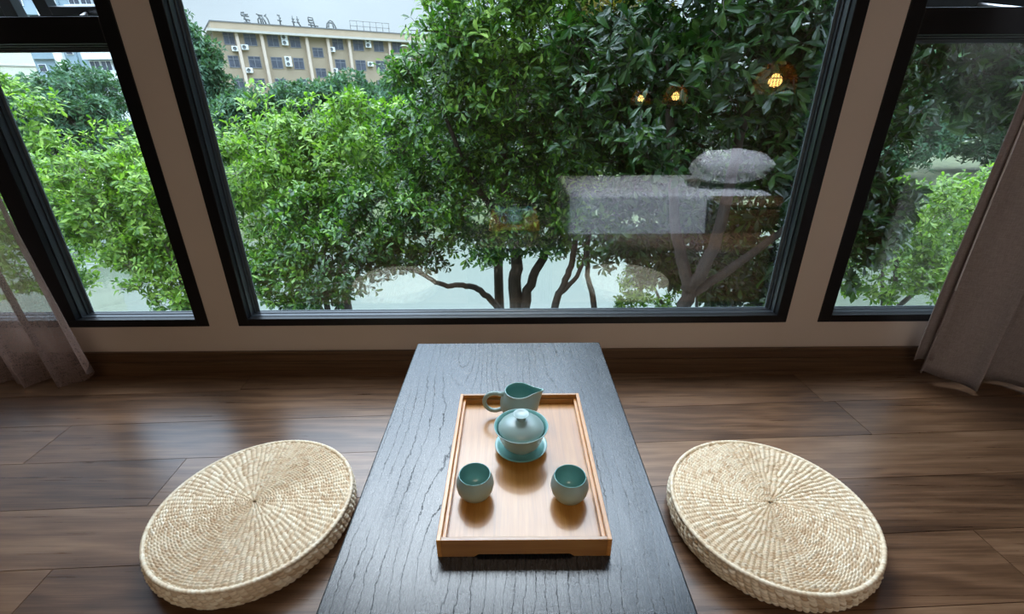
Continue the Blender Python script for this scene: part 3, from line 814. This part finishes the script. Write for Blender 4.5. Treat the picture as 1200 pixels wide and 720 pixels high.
pale = tree('pale_green_tree', 'pale green tree crown at the top middle of the large window above the evergreen', 'tree', (-.2, 6.9, GZ - .1),
     [([(-.2, 6.9, GZ - .2), (-.2, 6.9, -1), (-.1, 6.8, .4), (.0, 6.2, 1.4)], .09, .03), ([(-.1, 6.8, .4), (.5, 6.2, 1.3), (.9, 5.7, 1.9)], .05, .015)],
     [((-.1, 5.35, 1.8), (.85, .5, .5)), ((.65, 5.3, 1.95), (.7, .4, .35)), ((-.35, 5.5, 1.3), (.6, .4, .45))], LF_light, M['bark'], 80, 8, .10, seed=13, flat=.9)
rg_ = np.random.default_rng(4)
P_ = np.array([.95, 4.75, 1.80]) + rg_.normal(size=(26, 3)) * np.array([.22, .12, .05])
V_, F_2 = rosettes(P_ - np.array([-.2, 6.9, GZ - .1]), unit(rg_.normal(0, .4, (26, 3)) + np.array([0, -.5, .6])), rg_, 8, .11, True)
o = np_mesh('young_leaves', V_, F_2, LF_young, pale, smooth=False); o['label'] = 'yellow orange young leaves'
tree('shade_tree', 'dark dense tree standing back behind the twin trunk evergreen', 'tree', (-3.3, 8.5, GZ - .1),
     [([(-3.3, 8.5, GZ - .2), (-3.2, 8.5, -1.6), (-2.2, 8.4, -.4), (-1.2, 8.3, .3), (-.2, 8.4, .7)], .12, .04), ([(-1.9, 8.4, -.2), (-.6, 8.3, -.2), (.3, 8.4, -.1)], .05, .02)],
     [((-.6, 8.4, .45), (1.5, .6, 1.0)), ((-1.4, 8.3, -.25), (.9, .5, .55)), ((.6, 8.4, -.3), (1.1, .5, .6)), ((.9, 8.4, .9), (1.0, .6, .9))], LF_dark, M['bark'], 60, 8, .13, seed=97)
# slim trees at the pond edge right of the middle
tree('slim_tree', 'slim tree leaning over the pond with a low forked stem', 'tree', (.62, 5.6, GZ - .1),
     [([(.45, 5.6, GZ - .2), (.55, 5.6, -1.65), (.68, 5.6, -1.2), (.78, 5.6, -.8), (.8, 5.6, -.2)], .06, .03), ([(.66, 5.6, -1.3), (.86, 5.55, -1.0), (1.0, 5.6, -.4)], .035, .018),
      ([(1.15, 5.7, GZ - .2), (1.1, 5.7, -1.6), (.98, 5.65, -1.1), (.95, 5.6, -.4)], .05, .025)],
     [((.95, 5.6, -.4), (.5, .35, .28)), ((1.1, 5.6, -.75), (.35, .25, .2))], LF_mid, M['bark'], 55, 8, .1, seed=31)
# leaning limb over the water
tree('leaning_tree', 'dark leafy tree leaning over the pond on a long bare bent limb', 'tree', (.1, 6.6, GZ - .1),
     [([(.1, 6.6, GZ - .2), (-.1, 6.5, -2.2), (-.4, 6.3, -1.62), (-.65, 6.15, -1.42), (-.95, 6.05, -1.38), (-1.3, 6.0, -1.15), (-1.9, 5.9, -.9)], .06, .022)],
     [((-1.75, 5.9, -.75), (.65, .5, .42)), ((-1.15, 5.95, -.95), (.3, .25, .2)), ((-2.2, 5.7, -1.15), (.5, .4, .3))], LF_dark, M['bark'], 58, 8, .105, seed=41)
# tree C: light green tree at the left of the big window
tree('light_green_tree', 'light yellow green bushy tree in front of the tan building', 'tree', (-3.3, 7.2, GZ - .1),
     [([(-3.3, 7.2, GZ - .2), (-3.3, 7.2, -1.8), (-3.2, 7.2, -.6), (-3.4, 7.1, .5)], .1, .03), ([(-3.3, 7.2, -1.6), (-2.7, 7., -.8), (-2.3, 6.9, .0)], .06, .02)],
     [((-3.5, 7.2, .1), (1.0, .8, .95)), ((-2.5, 7.0, .1), (.85, .7, .85)), ((-3.9, 7.2, -.8), (.8, .7, .8)), ((-2.0, 6.9, .45), (.7, .6, .65)), ((-4.4, 7.6, -.1), (.5, .6, .6))],
     LF_light, M['bark2'], 66, 8, .115, seed=51, flat=.8)
tree('shrubby_evergreen', 'dark green shrubby tree low at the corner of the large window', 'tree', (-2.7, 6.2, GZ - .1),
     [([(-2.7, 6.2, GZ - .2), (-2.7, 6.2, -1.7), (-2.6, 6.2, -.9)], .06, .025), ([(-2.7, 6.2, -2), (-2.2, 6.1, -1.3), (-1.9, 6., -.8)], .04, .02)],
     [((-2.75, 6.3, -.75), (.8, .5, .6)), ((-2.0, 6.2, -.45), (.7, .5, .5)), ((-3.1, 6.1, -1.2), (.6, .4, .4)), ((-2.5, 6.0, -1.35), (.6, .35, .25)), ((-1.5, 6.2, -.75), (.5, .4, .35)), ((-3.2, 6.2, -1.6), (.5, .35, .3))], LF_mid, M['bark'], 66, 8, .11, seed=61, flat=.8)
# tree D in the left window
tree('pond_tree', 'green tree overhanging the pond behind the narrow window by the sheer curtain', 'tree', (-5.1, 6.8, GZ - .1),
     [([(-5.1, 6.8, GZ - .2), (-5.1, 6.8, -1.8), (-5.3, 6.8, -.8), (-5.7, 6.9, .2)], .1, .03), ([(-5.1, 6.8, -1.8), (-5.0, 6.6, -1.4), (-5.0, 6.5, -.9)], .05, .02)],
     [((-5.9, 7.1, -.05), (1.0, .8, .7)), ((-5.4, 6.8, -.45), (.9, .7, .7)), ((-6.3, 7.1, -.55), (.8, .6, .5)), ((-5.5, 6.7, -.95), (.65, .5, .45)), ((-5.1, 6.5, -1.25), (.65, .5, .45)), ((-4.95, 6.4, -1.65), (.5, .4, .35)), ((-5.0, 6.7, -.1), (.5, .5, .5))],
     LF_light, M['bark2'], 58, 8, .11, seed=71)
tree('edge_tree', 'leafy bright branch end peeping past the window mullion', 'tree', (-7.6, 7.5, GZ - .1),
     [([(-7.6, 7.5, GZ - .2), (-7.6, 7.5, -1), (-7.5, 7.4, .6)], .1, .03)],
     [((-7.3, 7.3, .75), (.55, .6, .6)), ((-7.9, 7.4, -.3), (.9, .7, .8)), ((-7.9, 7.5, -1.4), (.9, .6, .7))], LF_light, M['bark2'], 55, 8, .12, seed=72)
tree('shade_tree', 'dark dense tree standing back between the forked trunk and the pond', 'tree', (3.6, 7.6, GZ - .1),
     [([(3.6, 7.6, GZ - .2), (3.6, 7.6, -1.6), (3.5, 7.6, -.4), (3.7, 7.6, .8)], .12, .05), ([(3.6, 7.6, -1.5), (2.9, 7.5, -.8), (2.3, 7.4, .2)], .07, .03), ([(3.55, 7.6, -.6), (4.1, 7.6, .2), (4.5, 7.6, .9)], .06, .03)],
     [((3.3, 7.7, .9), (1.7, .8, 1.2)), ((2.0, 7.5, .1), (1.1, .6, .8)), ((3.2, 7.5, -.6), (1.3, .6, .6)), ((4.6, 7.7, .5), (.8, .7, 1.0)), ((1.4, 7.6, 1.5), (1.2, .7, 1.0))],
     LF_dark, M['bark'], 58, 8, .13, seed=91)
tree('low_shrub', 'low light green shrub on the bank behind the forked trunk', 'shrub', (3.0, 6.8, GZ - .1),
     [([(3.0, 6.8, GZ - .2), (3.0, 6.8, -2.3), (2.9, 6.8, -1.7)], .05, .015), ([(3.0, 6.8, -2.6), (2.4, 6.8, -2.0), (2.2, 6.8, -1.6)], .04, .012)],
     [((3.2, 6.8, -1.55), (.9, .4, .4)), ((2.2, 6.8, -1.85), (.6, .35, .4)), ((4.0, 6.8, -1.6), (.6, .4, .5))], LF_light, M['bark2'], 55, 8, .1, seed=95)
# bush E in the right window
tree('bright_shrub', 'bright green shrub behind the window by the opaque curtain', 'shrub', (5.9, 6.6, GZ - .1),
     [([(5.9, 6.6, GZ - .2), (5.9, 6.6, -2), (5.7, 6.6, -1.0)], .06, .02), ([(5.9, 6.6, -2.2), (6.4, 6.5, -1.3), (6.7, 6.5, -.7)], .04, .015), ([(5.8, 6.5, -2.2), (5.3, 6.3, -1.2)], .035, .015)],
     [((5.5, 6.6, -.75), (.8, .6, .5)), ((6.4, 6.9, -.55), (.9, .6, .45)), ((5.6, 6.4, -1.35), (.85, .5, .45)), ((6.6, 6.6, -1.4), (.9, .6, .5)), ((7.6, 7.2, -.7), (.9, .7, .7)), ((5.05, 6.3, -.35), (.45, .4, .4))],
     LF_light, M['bark2'], 60, 8, .105, seed=81)
# far trees
def far_tree(label, x, y, ztop, w, seed, mat=LF_far, h=None):
    rg = np.random.default_rng(seed)
    h = h or (ztop - GZ) * .8
    bl = [((x + rg.uniform(-.5, .5) * w, y + rg.uniform(-.3, .3) * w, ztop - h * q), (w * rg.uniform(.45, .7), w * .5, h * rg.uniform(.2, .3))) for q in (.22, .3, .45, .5, .62, .72, .8)]
    s = y / 90.
    return tree('far_tree', label, 'tree', (x, y, GZ - .1), [([(x, y, GZ - .2), (x, y, ztop - h * .6), (x, y, ztop - h * .3)], .25, .08)], bl, mat, M['bark2'], 26 / (y / 16.) ** 1.5, 7, .30 * (y / 22.) ** .75, False, seed, twig=.3, tw_r=.01, group='trees across the pond')
far_tree('broad haze tinted tree across the pond below the white apartment block', -24.5, 28, 2.5, 4.6, 1)
far_tree('rounded tree across the pond below the cream building', -34, 29, .9, 5.0, 2)
far_tree('tall haze tinted tree at the sheer curtain end of the tan building', -26.9, 45, 8.2, 3.4, 3)
far_tree('haze tinted tree in front of the tan building below its corner', -19.5, 36, 1.6, 3.4, 4)
far_tree('haze tinted tree in front of the tan building under its middle windows', -13.2, 37, 2.7, 3.9, 5)
far_tree('tree across the pond at the crown edge of the big evergreen', -6.5, 36, 3.2, 4.4, 7)
far_tree('tree across the pond behind the twin trunks', .8, 38, 3.0, 4.6, 8)
far_tree('tree across the pond behind the dark forked trunk', 8.5, 37, 3.2, 4.8, 9)
far_tree('dark haze tinted tree across the pond in the window by the opaque curtain', 18.5, 24, 3.6, 4.2, 10)
far_tree('shaded tree across the pond at the opaque curtain edge', 27, 25, 3.8, 4.6, 12)

# ------------------------------------------------------------------ far bank bits
mb = MB()
rw = random.Random(5)
for k in range(26):
    x = 12.0 + k * .62
    for r_ in range(2):
        xx = x + .3 * r_; h = rw.uniform(.26, .34); j = rw.uniform(-.04, .04)
        mb.box(xx, xx + rw.uniform(.5, .6), 12.4 + j, 12.9 + j, GZ - .5 + r_ * .34 + .5, GZ + r_ * .34 + h + .02)
mb.box(11.8, 28.4, 12.45, 12.85, GZ - 1.2, GZ + .02)
tag(mb.build('stone_wall', M['stone'], bevel=.03), 'low grey stone wall along the far bank', 'wall')

# ------------------------------------------------------------------ tan building with roof letters
M['tan'] = simple('tan_render', (.36, .285, .195), .85, .06, .6); M['tancol'] = simple('pale_pink_render', (.62, .5, .4), .8, .05, 1.)
M['concrete'] = simple('pale_concrete', (.5, .47, .41), .85, .06, 1.); M['pane'] = simple('dark_window_glass', (.075, .085, .11), .2, .3, 1.5)
M['metalgrey'] = simple('grey_metal', (.12, .125, .12), .6, .1, 2.); M['winf'] = simple('grey_window_frame', (.2, .2, .21), .6)
bang = R(34.03)
bl = thing('office_building', 'tan four storey building with letters on its roof beyond the trees', 'building', (-34.90, 62.97, GZ), bang)
oz = -GZ    # local z of world zero
mb = MB().box(0, 46, 0, 12, 0, 8.55 + oz).box(0, 46, .15, 12, 8.55 + oz, 9.5 + oz)
mb.build('wall', M['tan'], bl)
MB().box(-.55, 46.5, -.9, 12.3, 8.4 + oz, 8.66 + oz).build('cornice', M['concrete'], bl)
MB().box(-.06, 46.1, .08, 12.1, 9.46 + oz, 9.58 + oz).build('parapet_cap', M['metalgrey'], bl)
for s_ in (2.42, 5.12, 10.36, 13.0, 15.77, 21.4, 26.2, 31., 36.):
    MB().box(s_ - .17, s_ + .17, -.5, .0, 0, 8.45 + oz).build('pilaster', M['tancol'], bl)
def bwin(a, b, z0, z1):
    f = MB().box(a, b, -.06, .02, z0 + oz, z0 + .08 + oz).box(a, b, -.06, .02, z1 - .06 + oz, z1 + oz)
    for q in (a, (a + b) / 2 - .03, b - .06): f.box(q, q + .06, -.06, .02, z0 + oz, z1 + oz)
    f.box(a, b, -.05, .02, z0 + (z1 - z0) * .7 + oz, z0 + (z1 - z0) * .7 + .05 + oz)
    w = f.build('window', M['winf'], bl)
    MB().box(a + .02, b - .02, -.035, .01, z0 + .02 + oz, z1 - .02 + oz).build('pane', M['pane'], w)
cols = [(1.05, 2.1), (3.24, 4.5), (5.8, 7.0), (8.42, 9.58), (13.7, 15.0), (16.45, 17.75), (19.3, 20.6), (22, 23.3), (24.5, 25.8), (27, 28.3), (29.4, 30.6)]
for a, b in cols:
    for zt in (8.4, 5.95, 3.5, 1.05): bwin(a - .06, b + .06, zt - 1.3, zt + .03)
for zt in (7.25, 4.85, 2.4): bwin(10.95, 12.3, zt - 1.15, zt)
def ac_unit(s_, z):
    a = MB().box(s_ - .38, s_ + .38, -.42, -.03, z - .28 + oz, z + .28 + oz).build('ac_unit', M['acw'], bl, bevel=.02)
    MB().lathe([(0, 0), (.2, 0), (.21, .02), (.21, .0)], 20, fn=lambda p: (p[0] + s_ - .08, -.425 - p[2], p[1] + z + oz)).build('fan_grille', M['metalgrey'], a)
for s_, z in ((2.0, 6.7), (3.05, 6.9), (7.72, 8.2), (7.72, 7.6), (7.72, 5.8), (7.72, 5.2), (13.4, 7.1), (18.4, 8.4), (18.4, 7.8), (3.0, 4.4), (13.4, 4.6), (18.4, 5.5)): ac_unit(s_, z)
# letters seen from behind, as strokes (x right, z up, metres)
K = .125
def letter(s_, strokes):
    mb = MB()
    for st in strokes:
        mb.tube([(s_ + x * K, .5, 9.5 + oz + z * K) for x, z in st], .085, 5)
    mb.tube([(s_ - 2 * K, .5, 9.5 + oz + .1), (s_ + 3 * K, .5, 9.5 + oz + .1)], .04, 4)
    mb.build('roof_letter', M['metalgrey'], bl)
letter(3.87, [[(-3, 9), (0, 9.5)], [(-3, 6.6), (3.5, 6.2)], [(-3, 8.2), (-2.5, 6.5)], [(-1, 10), (-.5, 5), (1, 1)], [(-1.5, 4), (4, 3)], [(-1.5, 1), (3, 1.2), (5, .2)], [(0, 7.6), (3, 8)]])
letter(5.84, [[(-5.5, 9), (-3, 8.2), (0, 8)], [(-3.8, 8), (-3, 6), (-4.8, 4.4), (-4.5, .5)], [(-4.5, 5.2), (-1, 5), (-.3, 0)], [(-2.4, 7.6), (-2.2, .4)], [(1.5, 7.2), (3.5, 9.5)], [(2.5, 8.2), (4.3, 5), (5, 1), (4.5, 0)], [(-1, 7.6), (1, 4), (2, 1)]])
letter(7.72, [[(-1.6, 9.4), (.8, 9)], [(.2, 9.6), (.2, 1)], [(-2, 5), (1.8, 4.4)], [(.4, 7.4), (1.4, 6.6)], [(-.2, 1), (3.4, .4)]])
letter(9.60, [[(-2.6, 9.6), (-2.2, .4)], [(-3.4, 7), (-1, 6.8)], [(-3.8, 4.6), (-.4, 4.2)], [(2, 9.6), (2.2, 4), (4.6, .4)], [(1, 7), (3.2, 6.6)], [(.8, 4.2), (3.4, 4)]])
letter(11.57, [[(-3.2, 9.6), (-3, 5)], [(-3.2, 9.6), (1.2, 9.2), (1.8, 5), (2.6, 1)], [(-3.2, 7.2), (.8, 7)], [(-3, 5), (1.6, 4.8)], [(-4, 3), (6, 2)], [(-1.2, 4.8), (-1, .2)]])
letter(13.94, [[(-4.8, .6), (-4, 4.8), (-1.6, 7.4), (.2, 8.4), (2, 7.2), (4, 4), (5, .6)], [(-1.8, 6), (-2.8, 1.5)], [(-1.4, 6), (1.2, 6)], [(1.6, 6), (2.8, 1.2)]])
# roof railing
rl = MB()
for s_ in np.arange(16.5, 22, .9): rl.tube([(s_, .5, 9.5 + oz), (s_, .5, 10.7 + oz)], .035, 5)
for z in (10.1, 10.7): rl.tube([(16.5, .5, z + oz), (22, .5, z + oz)], .03, 5)
rl.build('roof_railing', M['metalgrey'], bl)

# cream and white apartment buildings far left
M['cream'] = simple('cream_render', (.68, .66, .52), .85, .04, .4); M['white'] = simple('white_render', (.72, .74, .73), .85, .04, .4); M['bluegrey'] = simple('blue_grey_render', (.25, .33, .38), .8, .05, .5)
b1 = thing('cream_building', 'blank cream building wall high behind the narrow window', 'building', (-36.28, 40, GZ), R(42))
MB().box(-22, 0, 0, 9, 0, 14).build('wall', M['cream'], b1)
mb = MB()
for z in np.arange(1.0, 14, 1.45): mb.box(-22.02, .03, -.06, 9, z - .04, z + .04)
mb.build('string_course', M['concrete'], b1)
b2 = thing('apartment_block', 'white and blue grey apartment block beside the cream building', 'building', (-53.8, 60, GZ))
mb = MB().box(-.6, 9.6, 0, 10, 0, 18); mb.build('wall', M['bluegrey'], b2)
MB().box(2.3, 3.3, -.5, .2, 0, 18).build('corner_pier', M['white'], b2)
MB().box(3.3, 4.6, -.15, .2, 0, 18).build('stair_panel', M['bluegrey'], b2)
for z in np.arange(2.2, 17, 2.15):
    MB().box(5.6, 9.6, -.7, .1, z, z + .95).build('balcony', M['white'], b2)
    for x in (5.75, 7.05, 8.35):
        f = MB().box(x, x + 1.2, -.1, .05, z + 1.0, z + 2.05).build('window', M['white'], b2)
        MB().box(x + .08, x + .56, -.13, -.04, z + 1.08, z + 1.98).box(x + .64, x + 1.12, -.13, -.04, z + 1.08, z + 1.98).build('pane', M['pane'], f)
    MB().box(-.5, 2.2, -.35, .1, z + .1, z + .8).build('balcony', M['bluegrey'], b2)
    f = MB().box(-.2, .7, -.1, .05, z + .95, z + 1.75).build('window', M['white'], b2); MB().box(-.12, .62, -.13, -.04, z + 1.0, z + 1.7).build('pane', M['pane'], f)
    f = MB().box(3.6, 4.4, -.22, -.1, z + .5, z + 1.5).build('window', M['white'], b2); MB().box(3.66, 4.34, -.26, -.18, z + .56, z + 1.44).build('pane', M['pane'], f)
# small waterside shed on the far bank
b3 = thing('waterside_shed', 'small white roofed shed and pale posts on the far bank', 'shed', (-16.9, 17.3, GZ))
MB().box(-1.7, 1.3, 0, 1.6, .1, 1.0).build('wall', M['bluegrey'], b3)
MB().prism([(-2.0, 1.0), (1.6, 1.0), (1.5, 1.12), (-.2, 1.55), (-1.9, 1.12)], -.3, 1.9).build('roof', M['white'], b3)
for x in (-1.1, -.6): MB().box(x, x + .16, -1.2, -1.0, -.2, .9).build('post', M['concrete'], b3)

# ------------------------------------------------------------------ sky, light
wd = bpy.data.worlds.new('overcast_sky'); sc.world = wd; wd.use_nodes = True
nt = wd.node_tree; nt.nodes.clear()
def wn(t, **kw):
    n_ = nt.nodes.new('ShaderNode' + t)
    for k_, v_ in kw.items(): setattr(n_, k_, v_)
    return n_
tc = wn('TexCoord'); sp = wn('SeparateXYZ'); nt.links.new(tc.outputs['Generated'], sp.inputs[0])
rp = wn('ValToRGB'); nt.links.new(sp.outputs[2], rp.inputs[0])
cr = rp.color_ramp
SKY = [(0., (.64, .77, .86), .92), (.12, (.62, .75, .87), 1.02), (.26, (.60, .74, .88), 1.1), (.4, (.57, .73, .93), 2.4), (.5, (.55, .72, .96), 5.0), (.8, (.62, .76, .95), 7.4), (1., (.62, .76, .95), 7.8)]
SKYMAX = 8.
while len(cr.elements) > 1: cr.elements.remove(cr.elements[-1])
for i_, (p_, c_, s_) in enumerate(SKY):
    e = cr.elements[0] if i_ == 0 else cr.elements.new(p_)
    e.position = p_; e.color = (*[x * s_ / SKYMAX for x in c_], 1)
nz = wn('TexNoise'); nz.inputs['Scale'].default_value = 2.2; nz.inputs['Detail'].default_value = 5
mp = wn('Mapping'); mp.inputs['Scale'].default_value = (1, 1, 2.5); nt.links.new(tc.outputs['Generated'], mp.inputs[0]); nt.links.new(mp.outputs[0], nz.inputs['Vector'])
mr = wn('MapRange'); mr.inputs[1].default_value = .3; mr.inputs[2].default_value = .7; mr.inputs[3].default_value = .9; mr.inputs[4].default_value = 1.12; nt.links.new(nz.outputs[0], mr.inputs[0])
mu = wn('VectorMath', operation='SCALE'); nt.links.new(rp.outputs[0], mu.inputs[0]); nt.links.new(mr.outputs[0], mu.inputs['Scale'])
bg = wn('Background'); nt.links.new(mu.outputs[0], bg.inputs[0]); bg.inputs[1].default_value = SKYMAX * 1.04
wo = wn('OutputWorld'); nt.links.new(bg.outputs[0], wo.inputs[0])
# soft sun behind thin cloud, beyond the trees
sl = bpy.data.lights.new('veiled_sun', 'SUN'); sl.energy = 2.2; sl.angle = R(34); sl.color = (.97, .98, 1.)
so = bpy.data.objects.new('veiled_sun', sl); COL.objects.link(so)
dirv = Vector((.10, -.53, -.84)); so.rotation_euler = dirv.to_track_quat('-Z', 'Y').to_euler()
# daylight portals in the three window openings
for x0, x1 in ((LX0, LX1), (MX0, MX1), (RX0, RX1)):
    al = bpy.data.lights.new('window_daylight', 'AREA'); al.shape = 'RECTANGLE'; al.size = x1 - x0; al.size_y = TOP - WZ
    al.cycles.is_portal = True
    ao = bpy.data.objects.new('window_daylight', al); COL.objects.link(ao)
    ao.location = ((x0 + x1) / 2, W1 + .02, (TOP + WZ) / 2); ao.rotation_euler = (R(-90), 0, 0)

# ------------------------------------------------------------------ camera
cam = bpy.data.cameras.new('camera'); cam.sensor_width = 36; cam.lens = 36 * 544 / 1200; cam.clip_end = 400; cam.clip_start = .02
co = bpy.data.objects.new('camera', cam); COL.objects.link(co)
co.matrix_world = Matrix.Translation((0, 0, 1.0)) @ Matrix.Rotation(R(90 - 24.2), 4, 'X') @ Matrix.Rotation(R(-.42), 4, 'Z')
sc.camera = co
sc.view_settings.view_transform = 'Standard'; sc.view_settings.look = 'None'
sc.view_settings.gamma = 1; sc.view_settings.use_curve_mapping = False
sc.view_settings.exposure = .36
sc.cycles.transparent_max_bounces = 16
sc.cycles.max_bounces = 10; sc.cycles.diffuse_bounces = 4
sc.cycles.sample_clamp_indirect = 6
